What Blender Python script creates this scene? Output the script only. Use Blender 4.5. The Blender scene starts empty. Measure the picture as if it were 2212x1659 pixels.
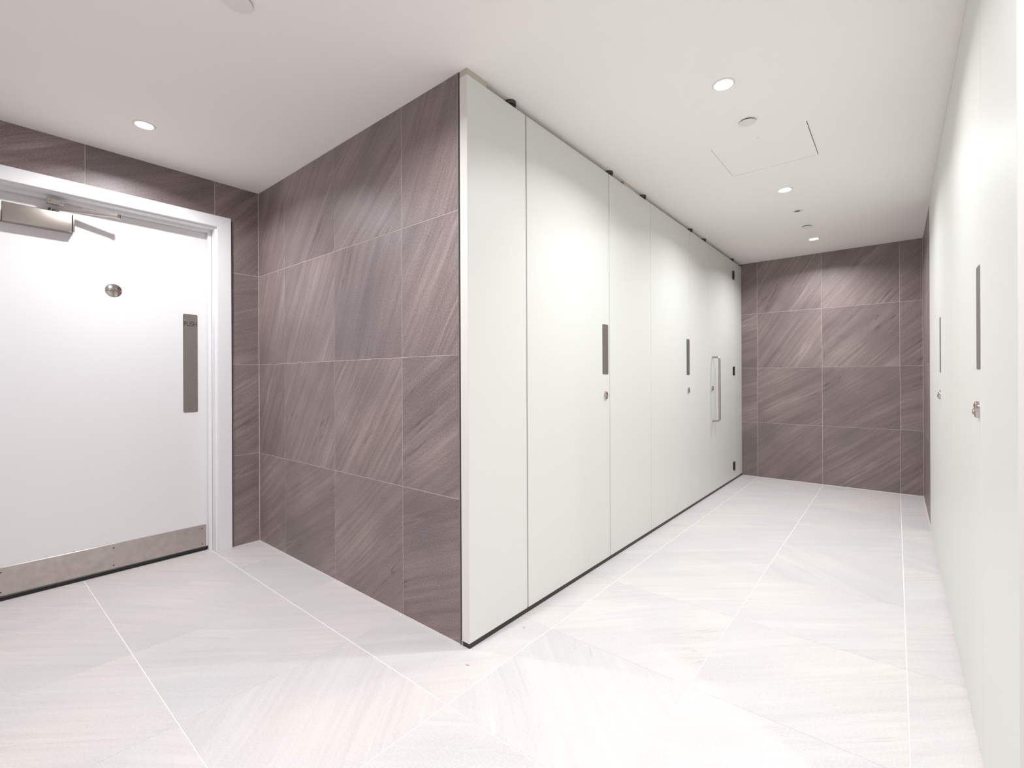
import bpy, bmesh, math, random
from mathutils import Vector, Matrix

scene = bpy.context.scene
C = scene.collection
PI = math.pi
random.seed(7)

# ------------------------------------------------------------------ camera
H = 2.367            # ceiling height
FPX = 1002.1         # focal length in pixels of the 2212 px wide frame
cam_d = bpy.data.cameras.new('camera')
cam = bpy.data.objects.new('camera', cam_d); C.objects.link(cam)
cam_d.sensor_fit = 'HORIZONTAL'; cam_d.sensor_width = 36.0
cam_d.lens = 36.0 * FPX / 2212.0
cam_d.shift_y = -12.9 / 2212.0
cam_d.clip_start = 0.02
cam.location = (1.3884, -1.3384, 1.1018)
cam.rotation_euler = (Matrix.Rotation(0.6917, 3, 'Z') @ Matrix.Rotation(PI / 2, 3, 'X') @ Matrix.Rotation(-0.0045, 3, 'Z')).to_euler()
scene.camera = cam

# ------------------------------------------------------------------ world, exposure
w = bpy.data.worlds.new('world'); scene.world = w; w.use_nodes = True
w.node_tree.nodes['Background'].inputs[0].default_value = (0.9, 0.92, 1, 1)
w.node_tree.nodes['Background'].inputs[1].default_value = 0.0
vs = scene.view_settings
vs.view_transform = 'Standard'; vs.look = 'None'; vs.gamma = 1.0; vs.use_curve_mapping = False
vs.exposure = 0.0
LAMP_W = 14.1        # watts of each ceiling downlight
LAMP_COL = (0.965, 0.98, 1.0)

# ------------------------------------------------------------------ materials
def srgb(r, g, b):
    f = lambda c: (c / 255 / 12.92) if c / 255 <= 0.04045 else ((c / 255 + 0.055) / 1.055) ** 2.4
    return (f(r), f(g), f(b), 1)

def mat(name, col, rough=0.5, metal=0.0, spec=0.5, bump=0.0, bscale=200.0, var=0.0, stretch=None, aniso=0.0):
    m = bpy.data.materials.new(name); m.use_nodes = True
    nt = m.node_tree; N = nt.nodes; b = N['Principled BSDF']
    b.inputs['Base Color'].default_value = col
    b.inputs['Roughness'].default_value = rough
    b.inputs['Metallic'].default_value = metal
    b.inputs['Specular IOR Level'].default_value = spec
    if bump or var:
        tc = N.new('ShaderNodeTexCoord'); mp = N.new('ShaderNodeMapping')
        mp.inputs['Scale'].default_value = stretch or (1, 1, 1)
        no = N.new('ShaderNodeTexNoise'); no.inputs['Scale'].default_value = bscale; no.inputs['Detail'].default_value = 4
        nt.links.new(tc.outputs['Object'], mp.inputs[0]); nt.links.new(mp.outputs[0], no.inputs['Vector'])
        if var:
            mx = N.new('ShaderNodeMix'); mx.data_type = 'RGBA'
            mx.inputs[6].default_value = tuple(c * (1 - var) for c in col[:3]) + (1,)
            mx.inputs[7].default_value = tuple(min(1, c * (1 + var)) for c in col[:3]) + (1,)
            nt.links.new(no.outputs[0], mx.inputs[0]); nt.links.new(mx.outputs[2], b.inputs['Base Color'])
        if bump:
            bp = N.new('ShaderNodeBump'); bp.inputs['Strength'].default_value = bump; bp.inputs['Distance'].default_value = 0.001
            nt.links.new(no.outputs[0], bp.inputs['Height']); nt.links.new(bp.outputs[0], b.inputs['Normal'])
    return m

def stone(name, dark, mid, light, rough, amt=1.0):
    """Streaked porcelain stone; streak angle comes from the tile's own object colour (red = angle / pi)."""
    m = bpy.data.materials.new(name); m.use_nodes = True
    nt = m.node_tree; N = nt.nodes; L = nt.links; b = N['Principled BSDF']
    tc = N.new('ShaderNodeTexCoord'); oi = N.new('ShaderNodeObjectInfo')
    sep = N.new('ShaderNodeSeparateColor'); L.new(oi.outputs['Color'], sep.inputs[0])
    ang = N.new('ShaderNodeMath'); ang.operation = 'MULTIPLY'; ang.inputs[1].default_value = -PI
    L.new(sep.outputs[0], ang.inputs[0])
    rot = N.new('ShaderNodeVectorRotate'); rot.rotation_type = 'Z_AXIS'
    L.new(tc.outputs['Object'], rot.inputs['Vector']); L.new(ang.outputs[0], rot.inputs['Angle'])
    off = N.new('ShaderNodeCombineXYZ')
    for k, src in enumerate((sep.outputs[1], sep.outputs[2])):
        mu = N.new('ShaderNodeMath'); mu.operation = 'MULTIPLY'; mu.inputs[1].default_value = 37.0
        L.new(src, mu.inputs[0]); L.new(mu.outputs[0], off.inputs[k])
    add = N.new('ShaderNodeVectorMath'); L.new(rot.outputs[0], add.inputs[0]); L.new(off.outputs[0], add.inputs[1])
    # slow warp so that the streaks bend
    wn = N.new('ShaderNodeTexNoise'); wn.inputs['Scale'].default_value = 1.6; wn.inputs['Detail'].default_value = 2
    L.new(add.outputs[0], wn.inputs['Vector'])
    ws = N.new('ShaderNodeVectorMath'); ws.operation = 'MULTIPLY_ADD'; ws.inputs[1].default_value = (0.05, 0.05, 0); 
    L.new(wn.outputs['Color'], ws.inputs[0]); L.new(add.outputs[0], ws.inputs[2])
    def noise(sx, sy, sc, det, rg=0.55):
        mp = N.new('ShaderNodeMapping'); mp.inputs['Scale'].default_value = (sx, sy, 1)
        n = N.new('ShaderNodeTexNoise'); n.inputs['Scale'].default_value = sc; n.inputs['Detail'].default_value = det
        n.inputs['Roughness'].default_value = rg
        L.new(ws.outputs[0], mp.inputs[0]); L.new(mp.outputs[0], n.inputs['Vector']); return n.outputs[0]
    def ramp(src, a, c):
        r = N.new('ShaderNodeMapRange'); r.inputs[1].default_value = a; r.inputs[2].default_value = c
        r.clamp = True; L.new(src, r.inputs[0]); return r.outputs[0]
    def math2(op, a, c):
        q = N.new('ShaderNodeMath'); q.operation = op
        for i, v in enumerate((a, c)):
            if isinstance(v, (int, float)): q.inputs[i].default_value = v
            else: L.new(v, q.inputs[i])
        return q.outputs[0]
    s1 = ramp(noise(0.7, 4.5, 1.0, 5, 0.55), 0.28, 0.72)       # broad bands
    s2 = ramp(noise(1.6, 42.0, 1.0, 5, 0.65), 0.25, 0.75)      # fine streaks
    s4 = ramp(noise(0.8, 17.0, 1.0, 4, 0.6), 0.28, 0.72)      # middling streaks
    s3 = ramp(noise(1.5, 1.5, 1.0, 3), 0.3, 0.7)              # clouds; fine streaks only show in places
    g = ramp(noise(1, 1, 150.0, 4, 0.8), 0.38, 0.62)         # sandy grain
    # thin dark and light veins along the streaks
    vn = noise(0.45, 6.0, 1.0, 4, 0.5)
    va = math2('ABSOLUTE', math2('SUBTRACT', vn, 0.5), 0)
    vm = math2('MULTIPLY', math2('SUBTRACT', 1.0, ramp(va, 0.001, 0.007)), ramp(noise(1.2, 2.0, 1.3, 2), 0.54, 0.64))
    vb = math2('ABSOLUTE', math2('SUBTRACT', vn, 0.57), 0)
    vl = math2('MULTIPLY', math2('SUBTRACT', 1.0, ramp(vb, 0.003, 0.02)), ramp(noise(1.1, 2.2, 1.7, 2), 0.48, 0.60))
    f = math2('ADD', math2('MULTIPLY', s1, 0.22), math2('MULTIPLY', math2('MULTIPLY', s2, s3), 0.50))
    f = math2('ADD', f, math2('MULTIPLY', g, 0.34))
    f = math2('ADD', f, math2('MULTIPLY', s4, 0.20))
    f = math2('SUBTRACT', f, 0.03)
    f = math2('ADD', f, math2('MULTIPLY', vl, 0.16))
    f = math2('SUBTRACT', f, math2('MULTIPLY', vm, 0.30))
    f = math2('ADD', math2('MULTIPLY', math2('SUBTRACT', f, 0.5), amt), 0.5)
    cr = N.new('ShaderNodeValToRGB'); e = cr.color_ramp.elements
    e[0].position = 0.0; e[0].color = dark; e[1].position = 1.0; e[1].color = light
    k = e.new(0.5); k.color = mid
    L.new(f, cr.inputs[0])
    hue = N.new('ShaderNodeMix'); hue.data_type = 'RGBA'; hue.blend_type = 'MULTIPLY'; hue.inputs[0].default_value = 1.0
    hr = N.new('ShaderNodeValToRGB'); hr.color_ramp.elements[0].color = (0.97, 0.98, 1.0, 1); hr.color_ramp.elements[1].color = (1.0, 0.965, 0.94, 1)
    L.new(s3, hr.inputs[0]); L.new(cr.outputs[0], hue.inputs[6]); L.new(hr.outputs[0], hue.inputs[7])
    L.new(hue.outputs[2], b.inputs['Base Color'])
    b.inputs['Roughness'].default_value = rough
    bp = N.new('ShaderNodeBump'); bp.inputs['Strength'].default_value = 0.25; bp.inputs['Distance'].default_value = 0.0008
    L.new(math2('SUBTRACT', math2('ADD', math2('MULTIPLY', g, 0.7), math2('MULTIPLY', s2, 0.5)), vm), bp.inputs['Height'])
    L.new(bp.outputs[0], b.inputs['Normal'])
    return m

M = {}
M['wall_tile'] = stone('brown_stone_tile', srgb(88, 76, 75), srgb(135, 121, 120), srgb(174, 161, 159), 0.42, 1.05)
M['floor_tile'] = stone('pale_grey_stone_tile', srgb(190, 186, 185), srgb(212, 209, 208), srgb(230, 228, 227), 0.5, 0.8)
M['wall_grout'] = mat('pale_wall_grout', srgb(196, 184, 180), 0.9)
M['floor_grout'] = mat('white_floor_grout', srgb(245, 243, 240), 0.9)
M['ceiling'] = mat('ceiling_paint', srgb(250, 246, 243), 0.85, spec=0.2, bump=0.03, bscale=90)
M['paint'] = mat('wall_paint', srgb(242, 240, 238), 0.8)
M['panel'] = mat('cubicle_laminate', srgb(223, 224, 219), 0.45, spec=0.4)
M['panel_edge'] = mat('cubicle_laminate_edge', srgb(226, 221, 217), 0.4)
M['head'] = mat('head_filler', srgb(196, 190, 176), 0.6)
M['frame'] = mat('white_gloss_frame', srgb(235, 234, 236), 0.42)
M['door'] = mat('white_door_laminate', srgb(232, 230, 231), 0.5)
M['steel'] = mat('brushed_steel', srgb(176, 168, 162), 0.32, 1.0, bump=0.05, bscale=40, stretch=(1, 60, 60), var=0.05)
M['kick'] = mat('scuffed_steel', srgb(190, 181, 176), 0.27, 1.0, bump=0.25, bscale=30, var=0.22)
M['plate'] = mat('grey_satin_plate', srgb(140, 132, 128), 0.42, 0.6, bump=0.04, bscale=30, var=0.05)
M['polished'] = mat('polished_steel', srgb(190, 184, 180), 0.12, 1.0)
M['dark_steel'] = mat('dark_steel', srgb(96, 90, 86), 0.3, 1.0)
M['ink'] = mat('black_engraving', srgb(38, 32, 32), 0.6)
M['rubber'] = mat('black_rubber', srgb(22, 21, 20), 0.45)
M['channel'] = mat('dark_floor_channel', srgb(44, 37, 32), 0.45)
M['trimdark'] = mat('dark_metal_tile_edge', srgb(92, 86, 84), 0.35, 0.7)
M['trimlight'] = mat('light_tile_edge', srgb(170, 165, 165), 0.35, 0.5)
M['red'] = mat('red_indicator', srgb(190, 12, 34), 0.35)
M['cover'] = mat('white_cover_plate', srgb(236, 233, 229), 0.5)
M['shadow'] = mat('black_shade', srgb(26, 22, 20), 0.9)  # near-black colour standing in for shade in gaps and hollows
M['sensor'] = mat('grey_sensor_lens', srgb(104, 98, 96), 0.3)
M['brown_strip'] = mat('dark_brown_strip', srgb(58, 44, 40), 0.7)
M['caulk'] = mat('pale_caulk', srgb(226, 218, 216), 0.7)
M['fleck'] = mat('orange_brown_fleck', srgb(184, 146, 116), 0.9)
m = bpy.data.materials.new('lamp_lens'); m.use_nodes = True
bs = m.node_tree.nodes['Principled BSDF']; bs.inputs['Base Color'].default_value = (1, 1, 1, 1)
bs.inputs['Emission Color'].default_value = (1, 0.98, 0.95, 1); bs.inputs['Emission Strength'].default_value = 30.0
M['lens'] = m

# ------------------------------------------------------------------ mesh helpers
def obj(name, bm, material, parent=None, smooth=False):
    me = bpy.data.meshes.new(name); bmesh.ops.recalc_face_normals(bm, faces=bm.faces[:]); bm.to_mesh(me); bm.free()
    me.materials.append(M[material])
    if smooth:
        for p in me.polygons: p.use_smooth = True
        try: me.set_sharp_from_angle(angle=math.radians(35))
        except Exception: pass
    o = bpy.data.objects.new(name, me); C.objects.link(o)
    if parent:
        o.parent = parent; o.matrix_parent_inverse = parent.matrix_world.inverted()
    return o

def thing(name, loc=(0, 0, 0), label=None, cat=None, group=None, kind=None):
    o = bpy.data.objects.new(name, None); C.objects.link(o)
    o.empty_display_size = 0.05
    o.location = loc; o.matrix_world = Matrix.Translation(loc)
    tag(o, label, cat, group, kind); return o

def tag(o, label=None, cat=None, group=None, kind=None):
    if label: o['label'] = label
    if cat: o['category'] = cat
    if group: o['group'] = group
    if kind: o['kind'] = kind
    return o

def box(lo, hi, bev=0.0, bm=None, seg=1):
    b2 = bmesh.new()
    bmesh.ops.create_cube(b2, size=1)
    for v in b2.verts:
        v.co = Vector([lo[i] + (v.co[i] + 0.5) * (hi[i] - lo[i]) for i in range(3)])
    if bev: bmesh.ops.bevel(b2, geom=b2.edges[:], offset=bev, segments=seg, profile=0.5, affect='EDGES')
    if bm is None: return b2
    return merge(bm, b2)

def merge(bm, b2):
    me = bpy.data.meshes.new('tmp'); b2.to_mesh(me); b2.free(); bm.from_mesh(me); bpy.data.meshes.remove(me); return bm

def lathe(prof, axis_o, axis='Z', seg=40, bm=None):
    """prof: list of (radius, height) turned about an axis through axis_o; height runs along +axis ('-X' etc. reverses)."""
    b2 = bmesh.new(); rings = []
    sgn = -1 if axis[0] == '-' else 1; ax = axis[-1]
    def P(r, h, t):
        c, s = r * math.cos(t), r * math.sin(t); h *= sgn
        v = {'Z': (c, s, h), 'X': (h, c, s), 'Y': (c, h, s)}[ax]
        return Vector(axis_o) + Vector(v)
    for r, h in prof:
        if r <= 1e-7: rings.append([b2.verts.new(P(0, h, 0))])
        else: rings.append([b2.verts.new(P(r, h, 2 * PI * k / seg)) for k in range(seg)])
    for a, c in zip(rings, rings[1:]):
        for k in range(seg):
            q = [a[k % len(a)], a[(k + 1) % len(a)], c[(k + 1) % len(c)], c[k % len(c)]]
            u = []
            for v in q:
                if v not in u: u.append(v)
            if len(u) > 2: b2.faces.new(u)
    return b2 if bm is None else merge(bm, b2)

def tube(path, r, seg=14, bm=None):
    b2 = bmesh.new(); rings = []; path = [Vector(p) for p in path]
    prev = None
    for i, p in enumerate(path):
        t = (path[min(i + 1, len(path) - 1)] - path[max(i - 1, 0)]).normalized()
        if prev is None:
            n = t.orthogonal().normalized()
        else:
            n = (prev - t * prev.dot(t)).normalized()
        prev = n; bn = t.cross(n)
        rings.append([b2.verts.new(p + r * (math.cos(2 * PI * k / seg) * n + math.sin(2 * PI * k / seg) * bn)) for k in range(seg)])
    for a, c in zip(rings, rings[1:]):
        for k in range(seg): b2.faces.new((a[k], a[(k + 1) % seg], c[(k + 1) % seg], c[k]))
    b2.faces.new(rings[0]); b2.faces.new(rings[-1])
    return b2 if bm is None else merge(bm, b2)

def prism(pts, ex, ey, ez, o, z0, z1, chamfer=0.0):
    """Polygon pts in the (ex, ey) plane from o, extruded along ez from z0 to z1."""
    b2 = bmesh.new(); o = Vector(o); ex, ey, ez = Vector(ex), Vector(ey), Vector(ez)
    lo = [b2.verts.new(o + x * ex + y * ey + z0 * ez) for x, y in pts]
    hi = [b2.verts.new(o + x * ex + y * ey + z1 * ez) for x, y in pts]
    n = len(pts)
    b2.faces.new(lo); top = b2.faces.new(hi)
    for k in range(n): b2.faces.new((lo[k], lo[(k + 1) % n], hi[(k + 1) % n], hi[k]))
    bmesh.ops.recalc_face_normals(b2, faces=b2.faces[:])
    if chamfer:
        bmesh.ops.bevel(b2, geom=[e for e in top.edges], offset=chamfer, segments=1, profile=0.5, affect='EDGES')
    return b2

def rrect(w, h, r, n=5):
    pts = []
    for cx, cy, a in ((w / 2 - r, h / 2 - r, 0), (-w / 2 + r, h / 2 - r, 90), (-w / 2 + r, -h / 2 + r, 180), (w / 2 - r, -h / 2 + r, 270)):
        for k in range(n + 1):
            t = math.radians(a + 90 * k / n); pts.append((cx + r * math.cos(t), cy + r * math.sin(t)))
    return pts

# frames of the four wall directions: local x = right as one faces the wall, local y = up, local z = out of the wall
FR = {
    '-Y': (Vector((1, 0, 0)), Vector((0, 0, 1)), Vector((0, -1, 0))),
    '+Y': (Vector((-1, 0, 0)), Vector((0, 0, 1)), Vector((0, 1, 0))),
    '+X': (Vector((0, 1, 0)), Vector((0, 0, 1)), Vector((1, 0, 0))),
    '-X': (Vector((0, -1, 0)), Vector((0, 0, 1)), Vector((-1, 0, 0))),
    '+Z': (Vector((1, 0, 0)), Vector((0, 1, 0)), Vector((0, 0, 1))),
}
JOINT = 0.003
def tile(parent, name, face, pts, plane, material, ang, joint=JOINT, thick=0.0016):
    """pts are world coordinates in the wall's own (x, up) frame; plane = signed position of the tile face along the normal."""
    ex, ey, ez = FR[face]
    cx = (min(p[0] for p in pts) + max(p[0] for p in pts)) / 2; cy = (min(p[1] for p in pts) + max(p[1] for p in pts)) / 2
    # shrink the outline by half a joint
    n = len(pts); ins = []
    area = sum(pts[k][0] * pts[(k + 1) % n][1] - pts[(k + 1) % n][0] * pts[k][1] for k in range(n))
    if area < 0: pts = pts[::-1]
    for k in range(n):
        a, p, c = Vector(pts[k - 1]), Vector(pts[k]), Vector(pts[(k + 1) % n])
        d1 = (p - a).normalized(); d2 = (c - p).normalized()
        n1 = Vector((-d1.y, d1.x)); n2 = Vector((-d2.y, d2.x))
        q = p + (n1 + n2) * joint / 2
        ins.append((q.x - cx, q.y - cy))
    b2 = prism(ins, (1, 0, 0), (0, 1, 0), (0, 0, 1), (0, 0, 0), -thick, 0, 0.0007)
    me = bpy.data.meshes.new(name); bmesh.ops.recalc_face_normals(b2, faces=b2.faces[:]); b2.to_mesh(me); b2.free()
    me.materials.append(M[material])
    o = bpy.data.objects.new(name, me); C.objects.link(o)
    mw = Matrix.Identity(4)
    for i, v in enumerate((ex, ey, ez)):
        for j in range(3): mw[j][i] = v[j]
    mw.translation = ex * cx + ey * cy + ez * plane
    o.parent = parent; o.matrix_parent_inverse = parent.matrix_world.inverted(); o.matrix_world = mw
    o.color = ((ang % 180) / 180.0, random.random(), random.random(), 1)
    return o

def rect(x0, x1, y0, y1): return [(x0, y0), (x1, y0), (x1, y1), (x0, y1)]

# ------------------------------------------------------------------ room measures (metres)
XL = -1.96           # tiled wall with the white door
D = 4.3264           # far tiled wall
XP = 0.05            # face of the left row of cubicles
XR = 1.573           # face of the right row of cubicles
XRT = 1.580          # tiled wall beyond them
YB = -2.0            # wall behind the camera
XE = 3.5             # far right end of the lobby
GX = [-2.2, -1.579, -0.985, -0.385, 0.215, 0.812, 1.415, 2.015, 2.615, 3.215, XE]
GY = [YB, -1.485, -0.879, -0.2735, 0.336, 0.945, 1.555, 2.160, 2.765, 3.370, 3.975, D]
ROWS = [0.0, 0.6, 1.2, 1.8, H]

# ------------------------------------------------------------------ floor
floor = tag(obj('floor', box((-2.3, YB - 0.1, -0.12), (XE + 0.1, D + 0.1, -0.0012)), 'floor_grout'), 'pale grey stone tiled floor with white grout', None, None, 'structure')
for i in range(len(GX) - 1):
    for j in range(len(GY) - 1):
        x0, x1, y0, y1 = GX[i], GX[i + 1], GY[j], GY[j + 1]
        if y0 >= 0 and (x1 < 0.05 or x0 > 1.6): continue
        if y0 >= 0 and x0 < 0: x0 = 0.0
        if y0 < 0 < y1 and (x1 < 0 or x0 > 1.6): y1 = 0.0
        if y0 >= 0 and x1 > XR: x1 = 1.63
        # the joints of the main lines are wider and whiter than the cross joints
        gx = lambda x: 0.0011 if x > 0.1 else 0.0
        gy = lambda y: 0.0011 if y < 0.0 else 0.0
        x0, x1, y0, y1 = x0 + gx(x0), x1 - gx(x1), y0 + gy(y0), y1 - gy(y1)
        a = random.choice([38, 42, 35, 47, 40, 44, 33]) if random.random() < 0.86 else random.choice([-48, -40])
        tile(floor, 'floor_tile', '+Z', rect(x0, x1, y0, y1), 0.0, 'floor_tile', a, 0.0013)

# ------------------------------------------------------------------ ceiling with a hole for the access hatch
HX0, HX1, HY0, HY1 = 0.598, 1.053, 1.360, 1.812
bm = bmesh.new()
for lo, hi in (((-2.3, YB - 0.1), (XE + 0.1, HY0)), ((-2.3, HY1), (XE + 0.1, D + 0.1)), ((-2.3, HY0), (HX0, HY1)), ((HX1, HY0), (XE + 0.1, HY1))):
    box((lo[0], lo[1], H), (hi[0], hi[1], H + 0.06), bm=bm)
tag(obj('ceiling', bm, 'ceiling'), 'smooth white painted plasterboard ceiling', None, None, 'structure')
hatch = thing('access_hatch', ((HX0 + HX1) / 2, (HY0 + HY1) / 2, H), 'square white flush access panel set into the corridor ceiling', 'access panel')
obj('hatch_panel', box((HX0 + 0.0016, HY0 + 0.0016, H + 0.0006), (HX1 - 0.0042, HY1 - 0.0014, H + 0.014), 0.0004), 'ceiling', hatch)
obj('hatch_shade', box((HX0 - 0.02, HY0 - 0.02, H + 0.061), (HX1 + 0.02, HY1 + 0.02, H + 0.075)), 'shadow', hatch)  # black sheet above the hole, standing in for shade round the panel
obj('lock', lathe([(0, -0.0012), (0.0045, -0.0012), (0.0055, 0.0006), (0.0055, 0.002)], (0.829, 1.385, H + 0.0006), 'Z', 20), 'cover', hatch)

# ------------------------------------------------------------------ walls
GR = 0.0011          # how far the joints sit behind the tile faces
# wall with the white door; opening for the door set
OY0, OY1, OZ = -1.300, -0.245, 2.092
bm = bmesh.new()
for lo, hi in (((-2.2, YB, 0), (XL - GR, OY0, H)), ((-2.2, OY1, 0), (XL - GR, 0.12, H)), ((-2.2, OY0, OZ), (XL - GR, OY1, H))):
    box(lo, hi, bm=bm)
wl = tag(obj('wall_left', bm, 'wall_grout'), 'brown stone tiled wall around the white door', None, None, 'structure')
AI, AO = -0.256, -0.176          # inner and outer edges of the door architrave on the corner side
BI, BO = -1.290, -1.370          # the same on the hinge side
ATOP, ABOT = 2.146, 2.076
for r in range(3):
    tile(wl, 'wall_tile', '+X', rect(AO + 0.012, 0, ROWS[r], ROWS[r + 1]), XL, 'wall_tile', [22, 30, 15][r])
tile(wl, 'wall_tile', '+X', [(-0.264, ATOP - 0.01), (AO + 0.012, ATOP - 0.01), (AO + 0.012, 1.8), (0, 1.8), (0, H), (-0.264, H)], XL, 'wall_tile', 48)
tile(wl, 'wall_tile', '+X', rect(-0.879, -0.264, ATOP - 0.01, H), XL, 'wall_tile', 24)
tile(wl, 'wall_tile', '+X', [(-1.485, 1.8), (BO + 0.012, 1.8), (BO + 0.012, ATOP - 0.01), (-0.879, ATOP - 0.01), (-0.879, H), (-1.485, H)], XL, 'wall_tile', 28)
for r in range(3):
    tile(wl, 'wall_tile', '+X', rect(-1.485, BO + 0.012, ROWS[r], ROWS[r + 1]), XL, 'wall_tile', 40)
for r in range(4):
    tile(wl, 'wall_tile', '+X', rect(YB, -1.485, ROWS[r], ROWS[r + 1]), XL, 'wall_tile', 45)

# wall A: tiled wall between the door wall and the cubicle corner
wa = tag(obj('wall_middle', box((-2.2, GR, 0), (-0.006, 0.12, H)), 'wall_grout'), 'brown stone tiled wall between the white door and the cubicles', None, None, 'structure')
gxa = [XL, -1.579, -0.985, -0.385, -0.005]
anga = [[32, 25, 38, 22], [62, 55, 52, 30], [68, 60, 66, 58], [60, 50, 38, 64]]
for c in range(4):
    for r in range(4):
        tile(wa, 'wall_tile', '-Y', rect(gxa[c], gxa[c + 1], ROWS[r], ROWS[r + 1]), 0.0, 'wall_tile', anga[r][c])
# far end wall
wb = tag(obj('wall_back', box((-0.1, D + GR, 0), (1.8, D + 0.12, H)), 'wall_grout'), 'brown stone tiled end wall of the corridor', None, None, 'structure')
gxb = [-0.02, 0.2095, 0.8066, 1.4157, XRT]
angb = [[30, 42, 38, 44], [15, 30, 36, 18], [20, 55, 47, 42], [40, 58, 50, 36]]
for c in range(4):
    for r in range(4):
        tile(wb, 'wall_tile', '-Y', rect(gxb[c], gxb[c + 1], ROWS[r], ROWS[r + 1]), -D, 'wall_tile', angb[r][c])
# short tiled wall beyond the right row of cubicles
wr = tag(obj('wall_right', box((XRT + GR, 3.10, 0), (1.75, D + 0.12, H)), 'wall_grout'), 'short brown tiled wall between the right cubicles and the end wall', None, None, 'structure')
gyr = [3.06, 3.370, 3.975, D]
for c in range(3):
    for r in range(4):
        tile(wr, 'wall_tile', '-X', rect(-gyr[c + 1], -gyr[c], ROWS[r], ROWS[r + 1]), -XRT, 'wall_tile', 50)
# the rest of the lobby shell, out of the picture
we = tag(obj('wall_lobby', box((1.66, GR, 0), (XE + 0.1, 0.12, H)), 'wall_grout'), 'brown stone tiled lobby wall beside the right cubicles', None, None, 'structure')
gxe = [1.66, 2.015, 2.615, 3.215, XE]
for c in range(4):
    for r in range(4):
        tile(we, 'wall_tile', '-Y', rect(gxe[c], gxe[c + 1], ROWS[r], ROWS[r + 1]), 0.0, 'wall_tile', 55)
tag(obj('wall_front', box((-2.2, YB - 0.1, 0), (XE + 0.1, YB, H)), 'paint'), 'plain white painted lobby wall', None, None, 'structure')
tag(obj('wall_end', box((XE, YB, 0), (XE + 0.1, 0, H)), 'paint'), 'plain white painted end wall of the lobby', None, None, 'structure')
# added dark backing of the cubicles so that no light comes through the gaps
tag(obj('light_block_left', box((-0.10, 0.125, 0), (-0.05, D, H)), 'shadow'), 'added dark backing to keep light out behind the left cubicle fronts', None, None, 'structure')
tag(obj('light_block_right', box((1.68, 0.125, 0), (1.73, 3.095, H)), 'shadow'), 'added dark backing to keep light out behind the right cubicle fronts', None, None, 'structure')

# trims: caulk along the foot of the walls, corner beads, tile edge profile
def strip(name, lo, hi, material, label):
    return tag(obj(name, box(lo, hi), material), label, None, None, 'structure')
strip('trim_1', (XL, -0.005, 0), (-0.004, -0.0002, 0.004), 'caulk', 'pale caulk line at the foot of the middle wall')
strip('trim_2', (XL + 0.0002, AO, 0), (XL + 0.004, -0.005, 0.004), 'caulk', 'pale caulk line at the foot of the door wall')
strip('trim_3', (0.06, D - 0.005, 0), (XRT - 0.005, D - 0.0002, 0.0045), 'caulk', 'white caulk line at the foot of the end wall')
strip('trim_4', (XRT - 0.005, 3.11, 0), (XRT - 0.0002, D - 0.0002, 0.004), 'caulk', 'white caulk line at the foot of the short right wall')
strip('trim_15', (XL - 0.0010, AO - 0.004, 0.0), (XL - 0.0005, AO + 0.0122, ATOP - 0.011), 'brown_strip', 'dark brown strip between the door frame and the wall tiles')  # flat dark brown strip in the margin beside the architrave
strip('trim_5', (XL + 0.0002, -0.0035, 0.004), (XL + 0.0035, -0.0002, H), 'wall_grout', 'pale vertical grout bead in the corner by the door')
strip('trim_6', (XRT - 0.003, D - 0.0035, 0.0045), (XRT - 0.0002, D - 0.0002, H), 'wall_grout', 'pale vertical grout bead in the far right corner')
strip('trim_7', (-0.0048, -0.0012, 0), (-0.0030, 0.10, H), 'trimlight', 'thin light metal edge profile of the corner tiles')
strip('trim_8', (-0.0030, 0.004, 0), (0.0035, 0.10, H), 'trimdark', 'dark metal post between the tiled wall and the cubicle panel')

# ------------------------------------------------------------------ white door set
dr = thing('door_1', (XL, (AI + BI) / 2, 0), 'white laminate door with kick plate, push plate and closer in a white frame', None, None, 'structure')
AF = XL + 0.018      # architrave face
for nm, pts in (('head', [(BO, ATOP), (AO, ATOP), (AI, ABOT), (BI, ABOT)]), ('jamb', [(AI, 0), (AO, 0), (AO, ATOP), (AI, ABOT)]), ('jamb', [(BO, 0), (BI, 0), (BI, ABOT), (BO, ATOP)])):
    obj('architrave', prism(pts, (0, 1, 0), (0, 0, 1), (1, 0, 0), (0, 0, 0), XL - 0.03, AF, 0.0012), 'frame', dr)
LX = -2.053          # leaf face
# lining and planted stop, each as a U of three boards
def ring(name, y0, y1, top, t, x0, x1):
    b2 = box((x0, y1, 0), (x1, y1 + t, top + t), 0.001)
    box((x0, y0 - t, 0), (x1, y0, top + t), 0.001, b2)
    box((x0, y0, top), (x1, y1, top + t), 0.001, b2)
    return obj(name, b2, 'frame', dr)
ring('lining', -1.282, -0.264, 2.067, 0.018, LX - 0.05, XL - 0.004)
ring('door_stop', -1.262, -0.284, 2.049, 0.0185, LX + 0.003, LX + 0.030)
leaf = obj('door_leaf', box((LX - 0.044, -1.274, 0.024), (LX, -0.272, 2.052), 0.001), 'door', dr)
seal = obj('bottom_seal', box((LX - 0.030, -1.262, 0.001), (LX + 0.004, -0.288, 0.0235), 0.003), 'rubber', dr)
def screw(face, o, parent, r=0.004, material='dark_steel'):
    ax = {'+X': 'X', '-X': '-X'}[face]
    return obj('screw', lathe([(0, 0.0006), (r * 0.35, 0.0006), (r * 0.4, 0.0013), (r * 0.8, 0.0011), (r, 0)], o, ax, 14), material, parent, True)
kick = obj('kick_plate', box((LX, -1.255, 0.026), (LX + 0.0016, -0.2925, 0.167), 0.0004), 'kick', dr)
for y in (-1.187, -0.753, -0.315):
    for z in (0.143, 0.044): screw('+X', (LX + 0.0016, y, z), kick)
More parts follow.
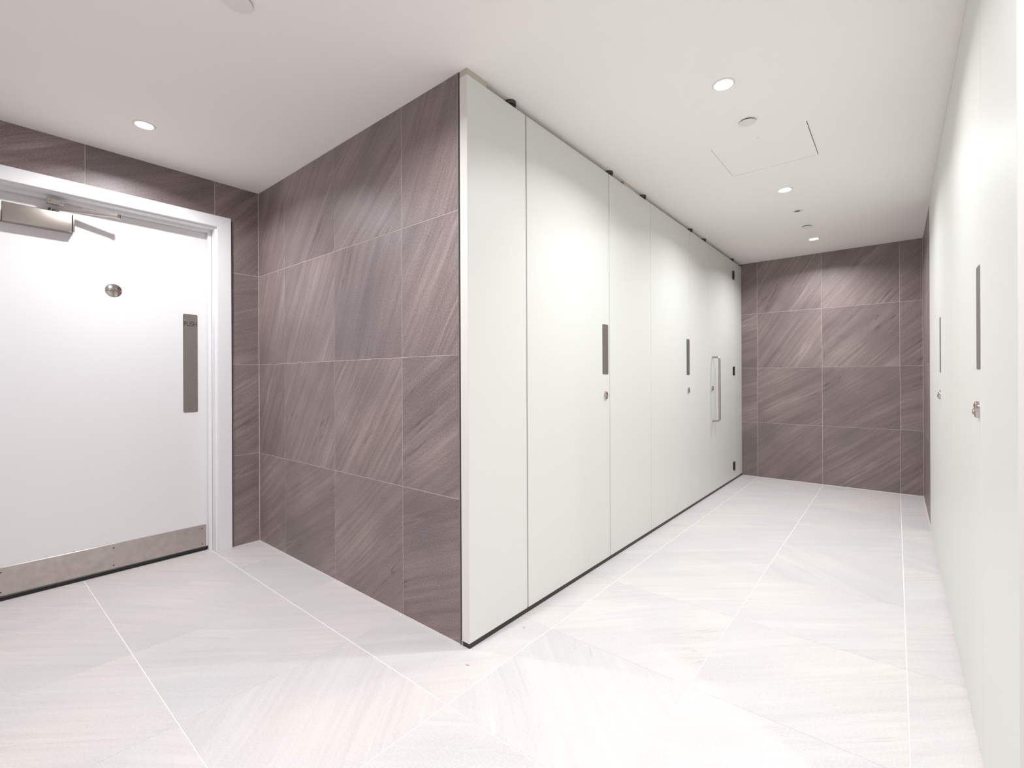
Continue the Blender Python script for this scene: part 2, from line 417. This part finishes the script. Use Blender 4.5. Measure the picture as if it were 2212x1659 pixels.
push = obj('push_plate', prism(rrect(0.079, 0.620, 0.008), (0, 1, 0), (0, 0, 1), (1, 0, 0), (0, -0.3745, 1.204), LX, LX + 0.0016, 0.0004), 'plate', dr)
for y in (-0.4065, -0.3425):
    for z in (1.505, 1.307, 1.101, 0.903): screw('+X', (LX + 0.0016, y, z), push, 0.0034, 'polished')
fc = bpy.data.curves.new('lettering', 'FONT'); fc.body = 'PUSH'; fc.align_x = 'CENTER'; fc.align_y = 'CENTER'; fc.size = 1.0; fc.extrude = 0.0
fo = bpy.data.objects.new('lettering_tmp', fc); C.objects.link(fo)
bpy.context.view_layer.update()
me = bpy.data.meshes.new_from_object(fo.evaluated_get(bpy.context.evaluated_depsgraph_get()))
C.objects.unlink(fo); bpy.data.objects.remove(fo)
xs = [v.co.x for v in me.vertices]; ys = [v.co.y for v in me.vertices]
sx = 0.069 / (max(xs) - min(xs)); sy = 0.030 / (max(ys) - min(ys)); mx_, my_ = (max(xs) + min(xs)) / 2, (max(ys) + min(ys)) / 2
b2 = bmesh.new(); b2.from_mesh(me); bpy.data.meshes.remove(me)
for v in b2.verts: v.co = Vector((LX + 0.00175, -0.3745 + (v.co.x - mx_) * sx, 1.453 + (v.co.y - my_) * sy))
lt = obj('lettering', b2, 'ink', push); lt['label'] = 'black engraved word PUSH'

sign = obj('sign_disc', lathe([(0, 0.0022), (0.0345, 0.0022), (0.0375, 0.0012), (0.0382, 0)], (LX, -0.748, 1.6115), 'X', 56), 'polished', dr, True)
sign['label'] = 'round polished steel sign with an engraved shower head'
sx0 = LX + 0.0023
def stroke(a, c, wdt, bm):
    a, c = Vector(a), Vector(c); d = (c - a).normalized(); n = Vector((-d.y, d.x)) * wdt / 2
    a2, c2 = a - d * wdt * 0.4, c + d * wdt * 0.4
    vs_ = [bm.verts.new((sx0, -0.748 + p.x / 1000, 1.6115 + p.y / 1000)) for p in (a2 + n, a2 - n, c2 - n, c2 + n)]
    bm.faces.new(vs_)
b2 = bmesh.new()
stroke((0.9, 12), (0.9, 22), 1.6, b2); stroke((0.9, 22), (16, 22.3), 1.6, b2)
stroke((0.9, 12), (-18, -6), 1.7, b2); stroke((0.9, 12), (20, -6), 1.7, b2); stroke((-18, -6.4), (20, -6.4), 1.6, b2)
for k in range(7):
    x = -17 + k * 6.1; stroke((x, -10.3), (x - 0.2, -12.2), 2.2, b2); stroke((x * 1.06, -16), (x * 1.06 - 0.3, -17.6), 2.2, b2)
obj('shower_symbol', b2, 'ink', sign)
for y in (-0.7815, -0.7145): screw('+X', (LX + 0.0020, y, 1.6115), sign, 0.004, 'steel')

# door closer: brushed cover with end caps, pivot, two-piece arm, frame bracket
cl = obj('closer_cover', box((LX, -1.181, 1.893), (LX + 0.056, -0.925, 1.986), 0.004, seg=3), 'steel', dr, True)
cl['label'] = 'brushed steel box of the overhead door closer'
obj('end_cap', box((LX, -0.9245, 1.8935), (LX + 0.0555, -0.916, 1.9855), 0.003, seg=2), 'steel', cl, True)
obj('end_cap', box((LX, -1.226, 1.891), (LX + 0.058, -1.1815, 1.988), 0.003, seg=2), 'steel', cl, True)
piv = obj('arm_pivot', lathe([(0, 0), (0.011, 0), (0.011, 0.014), (0.009, 0.016), (0, 0.016)], (-2.017, -1.006, 1.9862), 'Z', 24), 'dark_steel', dr, True)
el = Vector((-1.938, -0.747, 2.011))
def bar(a, c, wdt, hgt, bm=None):
    a, c = Vector(a), Vector(c); d = (c - a).normalized(); n = Vector((-d.y, d.x, 0)).normalized() * wdt / 2; u = Vector((0, 0, hgt / 2))
    b3 = bmesh.new()
    va = [b3.verts.new(a + s * n + t * u) for s, t in ((-1, -1), (1, -1), (1, 1), (-1, 1))]
    vc = [b3.verts.new(c + s * n + t * u) for s, t in ((-1, -1), (1, -1), (1, 1), (-1, 1))]
    b3.faces.new(va); b3.faces.new(vc[::-1])
    for k in range(4): b3.faces.new((va[k], va[(k + 1) % 4], vc[(k + 1) % 4], vc[k]))
    bmesh.ops.recalc_face_normals(b3, faces=b3.faces[:])
    bmesh.ops.bevel(b3, geom=b3.edges[:], offset=0.0012, segments=1, affect='EDGES')
    return b3 if bm is None else merge(bm, b3)
obj('main_arm', bar((-2.020, -1.012, 2.000), el + Vector((0, 0.004, -0.008)), 0.018, 0.006), 'steel', dr)
fore = obj('forearm', tube([(-1.995, -0.958, 2.028), (-1.972, -0.88, 2.024)], 0.0034, 12), 'polished', dr, True)
obj('forearm_sleeve', bar((-1.976, -0.893, 2.0245), el + Vector((0, 0, 0.004)), 0.013, 0.007), 'steel', fore)
obj('elbow_joint', lathe([(0, -0.012), (0.007, -0.012), (0.0085, -0.010), (0.0085, 0.010), (0.007, 0.012), (0, 0.012)], el + Vector((0.002, 0.004, -0.002)), 'Z', 20), 'polished', fore, True)
br = obj('frame_bracket', box((-2.0225, -1.022, 2.022), (-1.990, -0.956, 2.0485), 0.002), 'polished', dr)
for y in (-1.012, -0.966): obj('screw', lathe([(0, 0.001), (0.003, 0.0008), (0.0034, 0)], (-1.990, y, 2.035), 'X', 12), 'dark_steel', br)

# ------------------------------------------------------------------ cubicle fronts
ZB, ZT = 0.021, 2.338
def unit(y, side, label):
    """One cubicle front: fixed panels and a door."""
    return thing('washroom_cubicle', ((XP if side > 0 else XR) - side * 0.02, y, 0), label, 'cubicle', 'cream washroom cubicles')

def front(t, side, y0, y1, name, gap0=0.002, gap1=0.002, stops=()):
    """One panel or door leaf of a cubicle; side +1 = left row facing +X, -1 = right row facing -X."""
    xf = XP if side > 0 else XR
    xb = xf - side * 0.0435
    lo, hi = (min(xf, xb), y0 + gap0, ZB), (max(xf, xb), y1 - gap1, ZT)
    o = obj(name, box(lo, hi, 0.0012), 'panel', t)
    for ys in stops:
        xs0, xs1 = sorted((xb - side * 0.0005, xb - side * 0.013))
        obj('rebate_stop', box((xs0, ys - 0.02, ZB), (xs1, ys + 0.02, ZT)), 'panel_edge', o)
    return o

def puck(t, x, y):
    """Round ceiling fixing between the head of the panel and the ceiling."""
    p = obj('ceiling_fixing', lathe([(0, ZT + 0.0005), (0.024, ZT + 0.0005), (0.024, ZT + 0.0125), (0, ZT + 0.0125)], (x, y, 0), 'Z', 28), 'rubber', t, True)
    obj('fixing_cap', lathe([(0, ZT + 0.0128), (0.0265, ZT + 0.0128), (0.0275, ZT + 0.015), (0.0275, H - 0.0005), (0, H - 0.0005)], (x, y, 0), 'Z', 28), 'dark_steel', t, True)
    return p

def indicator(t, side, y, z, red=True):
    xf = XP if side > 0 else XR
    ax = 'X' if side > 0 else '-X'
    # oval rose: a disc turned and drawn out vertically
    b2 = lathe([(0, 0.0105), (0.012, 0.0102), (0.0172, 0.0085), (0.0185, 0.005), (0.0185, 0.0)], (xf, y, z), ax, 32)
    for v in b2.verts: v.co.z = z + (v.co.z - z) * 1.32
    r = obj('lock_indicator', b2, 'polished', t, True)
    b3 = prism(rrect(0.012, 0.008, 0.002, 3), (0, 1, 0), (0, 0, 1), (side, 0, 0), (xf, y, z + 0.0125), 0.0092, 0.0112)
    w_ = obj('indicator_window', b3, 'red' if red else 'ink', t)
    if red: w_['label'] = 'small red engaged indicator'
    b4 = lathe([(0, 0.0145), (0.006, 0.0142), (0.0085, 0.0125), (0.0085, 0.0095)], (xf, y, z - 0.006), ax, 20)
    obj('coin_release', b4, 'steel', t, True)
    return r

def plate(t, side, yc, zc=1.2705):
    xf = XP if side > 0 else XR
    return obj('finger_plate', prism(rrect(0.070, 0.298, 0.006), (0, 1, 0), (0, 0, 1), (side, 0, 0), (xf, yc, zc), 0.0, 0.0016, 0.0003), 'plate', t)

JL = [0.0, 0.389, 1.207, 1.821, 2.636, 3.139, 3.985, D - 0.001]
u = unit(0.6, 1, 'cream cubicle standing at the brown tiled corner, with grey finger plate and red lock indicator')
p = front(u, 1, JL[0], JL[1], 'panel', 0.0, 0.004, (JL[1],)); puck(p, 0.028, 0.300)
obj('edge_band', box((0.0072, -0.0014, ZB), (XP - 0.0006, 0.0002, ZT), 0.0004), 'panel_edge', p)
d1 = front(u, 1, JL[1], JL[2], 'cubicle_door', 0.004, 0.0032)
plate(d1, 1, 1.1525); indicator(d1, 1, 1.153, 0.996)
u = unit(1.92, 1, 'cream cubicle in the middle of the row ending at the brown corner')
p = front(u, 1, JL[2], JL[3], 'panel', 0.0032, 0.002, (JL[2], JL[3])); puck(p, 0.028, 1.245); puck(p, 0.028, 1.735)
obj('head_block', box((0.012, 1.425, ZT), (0.044, 1.585, H - 0.0005)), 'head', p)
d2 = front(u, 1, JL[3], JL[4], 'cubicle_door', 0.002, 0.003)
plate(d2, 1, 2.583); indicator(d2, 1, 2.583, 0.993)
u = unit(3.48, 1, 'cream cubicle with a long steel pull handle and hinges beside the far tiled wall')
p = front(u, 1, JL[4], JL[5], 'panel', 0.003, 0.0022, (JL[4], JL[5])); puck(p, 0.028, 2.690); puck(p, 0.028, 3.060)
d3 = front(u, 1, JL[5], JL[6], 'cubicle_door', 0.0022, 0.001)
indicator(d3, 1, 3.236, 0.996, False)
yh = 3.246
path = [(XP, yh, 0.690)]
rr = 0.022; X2 = XP + 0.064
for k in range(7):
    t_ = PI / 2 * k / 6; path.append((X2 - rr + rr * math.sin(t_), yh, 0.690 + rr - rr * math.cos(t_)))
for k in range(7):
    t_ = PI / 2 * k / 6; path.append((X2 - rr + rr * math.cos(t_), yh, 1.290 - rr + rr * math.sin(t_)))
path.append((XP, yh, 1.290))
h = obj('pull_handle', tube(path, 0.0095, 18), 'steel', d3, True); h['label'] = 'D shaped brushed steel pull handle'
p = front(u, 1, JL[6], JL[7], 'panel', 0.001, 0.0, (JL[6],)); puck(p, 0.028, 3.995)
for z in (2.187, 1.166, 0.153):
    hg = obj('hinge', lathe([(0, -0.047), (0.0065, -0.047), (0.0065, 0.047), (0, 0.047)], (XP + 0.0068, JL[6], z), 'Z', 18), 'dark_steel', d3, True)
    obj('hinge_leaf', box((XP, JL[6] - 0.030, z - 0.043), (XP + 0.0025, JL[6] - 0.006, z + 0.043), 0.0006), 'dark_steel', d3)
    obj('hinge_leaf', box((XP, JL[6] + 0.006, z - 0.043), (XP + 0.0035, JL[6] + 0.052, z + 0.043), 0.0006), 'steel', p)

JR = [0.0, 0.505, 1.338, 2.014, 2.850, 3.095]
u = unit(0.67, -1, 'cream cubicle at the open end of the row touching the short tiled wall')
p = front(u, -1, JR[0], JR[1], 'panel', 0.0, 0.002, (JR[1],))
obj('edge_band', box((XR + 0.0006, -0.0014, ZB), (XR + 0.043, 0.0002, ZT), 0.0004), 'panel_edge', p)
d4 = front(u, -1, JR[1], JR[2], 'cubicle_door')
plate(d4, -1, 0.560); indicator(d4, -1, 0.560, 1.004)
u = unit(2.2, -1, 'cream cubicle adjoining the short brown tiled wall')
p = front(u, -1, JR[2], JR[3], 'panel', stops=(JR[2], JR[3]))
d5 = front(u, -1, JR[3], JR[4], 'cubicle_door')
plate(d5, -1, 2.069); indicator(d5, -1, 2.069, 1.001)
p = front(u, -1, JR[4], JR[5], 'panel', stops=(JR[4],))

# dark floor channel and head filler of both rows
strip('trim_9', (0.012, 0.002, 0), (XP - 0.0015, D, ZB - 0.0005), 'channel', 'black recessed floor channel under the left cubicles')
strip('trim_10', (0.001, 0.001, 0), (0.0115, 0.012, ZB - 0.001), 'steel', 'small steel foot bracket under the corner panel')
strip('trim_11', (0.0045, 0.125, ZT + 0.0005), (0.018, D, H), 'head', 'recessed cream head rail above the left cubicles')
strip('trim_12', (0.0045, 0.002, ZT + 0.0005), (0.046, 0.120, H), 'head', 'cream filler block above the corner panel')
strip('trim_13', (XR + 0.006, 0.002, 0), (XR + 0.04, 3.094, ZB - 0.0005), 'caulk', 'pale recessed floor strip under the right cubicles')
strip('trim_14', (XR + 0.004, 0.002, ZT + 0.0005), (XR + 0.04, 3.094, H), 'head', 'recessed cream head rail above the right cubicles')

# ------------------------------------------------------------------ ceiling fittings
def downlight(x, y, label):
    t = thing('downlight', (x, y, H), label, 'downlight', 'recessed ceiling downlights')
    obj('bezel', lathe([(0.036, -0.0025), (0.038, -0.004), (0.044, -0.003), (0.047, 0.0)], (x, y, H), 'Z', 48), 'cover', t, True)
    obj('lens', lathe([(0, -0.003), (0.022, -0.0028), (0.036, -0.0022), (0.0362, -0.0002)], (x, y, H), 'Z', 40), 'lens', t, True)
    ld = bpy.data.lights.new('downlight_lamp', 'AREA'); ld.shape = 'DISK'; ld.size = 0.066; ld.energy = LAMP_W; ld.color = LAMP_COL
    ld.spread = math.radians(152)
    lo = bpy.data.objects.new('downlight_lamp', ld); C.objects.link(lo)
    lo.parent = t; lo.location = (0, 0, -0.0045)
for x, y, lb in ((-1.483, -0.725, 'glowing round downlight in the ceiling above the white door'),
                 (-0.033, -0.725, 'glowing round downlight in the lobby ceiling beside the tiled wall'),
                 (1.417, -0.725, 'glowing round downlight in the lobby ceiling at the corridor mouth'),
                 (2.867, -0.725, 'glowing round downlight at the far end of the lobby ceiling'),
                 (0.818, 0.792, 'glowing round downlight between the corridor mouth and the access panel'),
                 (0.813, 2.259, 'glowing round downlight between the access panel and the small ceiling sensor'),
                 (0.811, 3.712, 'glowing round downlight close to the far tiled wall')):
    downlight(x, y, lb)

def cover_plate(x, y, r, label):
    t = thing('sprinkler_cover', (x, y, H), label, 'cover plate', 'round ceiling cover plates')
    obj('disc', lathe([(0, -0.009), (r - 0.002, -0.009), (r, -0.0075), (r, -0.006), (0, -0.006)], (x, y, H), 'Z', 48), 'cover', t, True)
    obj('shade_collar', lathe([(r * 0.86, -0.006), (r * 0.86, 0)], (x, y, H), 'Z', 36), 'shadow', t)  # black band that paints the shade between disc and ceiling
cover_plate(-0.305, -0.725, 0.045, 'round white cover plate on the lobby ceiling')
cover_plate(0.826, 1.176, 0.037, 'round white cover plate on the ceiling beside the access panel')
cover_plate(0.812, 3.252, 0.037, 'round white cover plate on the ceiling next to the last downlight')
t = thing('ceiling_sensor', (0.813, 2.772, H), 'small round white ceiling sensor with a grey lens', 'sensor')
obj('ring', lathe([(0.019, -0.0045), (0.033, -0.0035), (0.0375, -0.0015), (0.038, 0)], (0.813, 2.772, H), 'Z', 40), 'cover', t, True)
obj('lens', lathe([(0, -0.0035), (0.012, -0.0035), (0.019, -0.0032), (0.0192, -0.0005)], (0.813, 2.772, H), 'Z', 30), 'sensor', t, True)

# ------------------------------------------------------------------ tiny dry flecks on the floor by the corner panel
for (x, y, a, s), lb in zip(((0.117, -0.079, 0.3, 0.75), (0.120, 0.269, 1.9, 0.7)), ('tiny orange-brown dry fleck on the floor before the corner panel', 'tiny orange-brown dry fleck on the floor beside the floor channel')):
    b2 = bmesh.new(); pts = [(-0.011, 0), (-0.004, 0.0035), (0.003, 0.002), (0.011, 0.0045), (0.007, -0.002), (-0.002, -0.003)]
    q = [(s * (px * math.cos(a) - py * math.sin(a)), s * (px * math.sin(a) + py * math.cos(a))) for px, py in pts]
    b2.free(); b2 = prism(q, (1, 0, 0), (0, 1, 0), (0, 0, 1), (x, y, 0), 0.0001, 0.0018, 0.0004)
    tag(obj('dry_fleck', b2, 'fleck'), lb, 'debris', 'dry flecks on the floor')
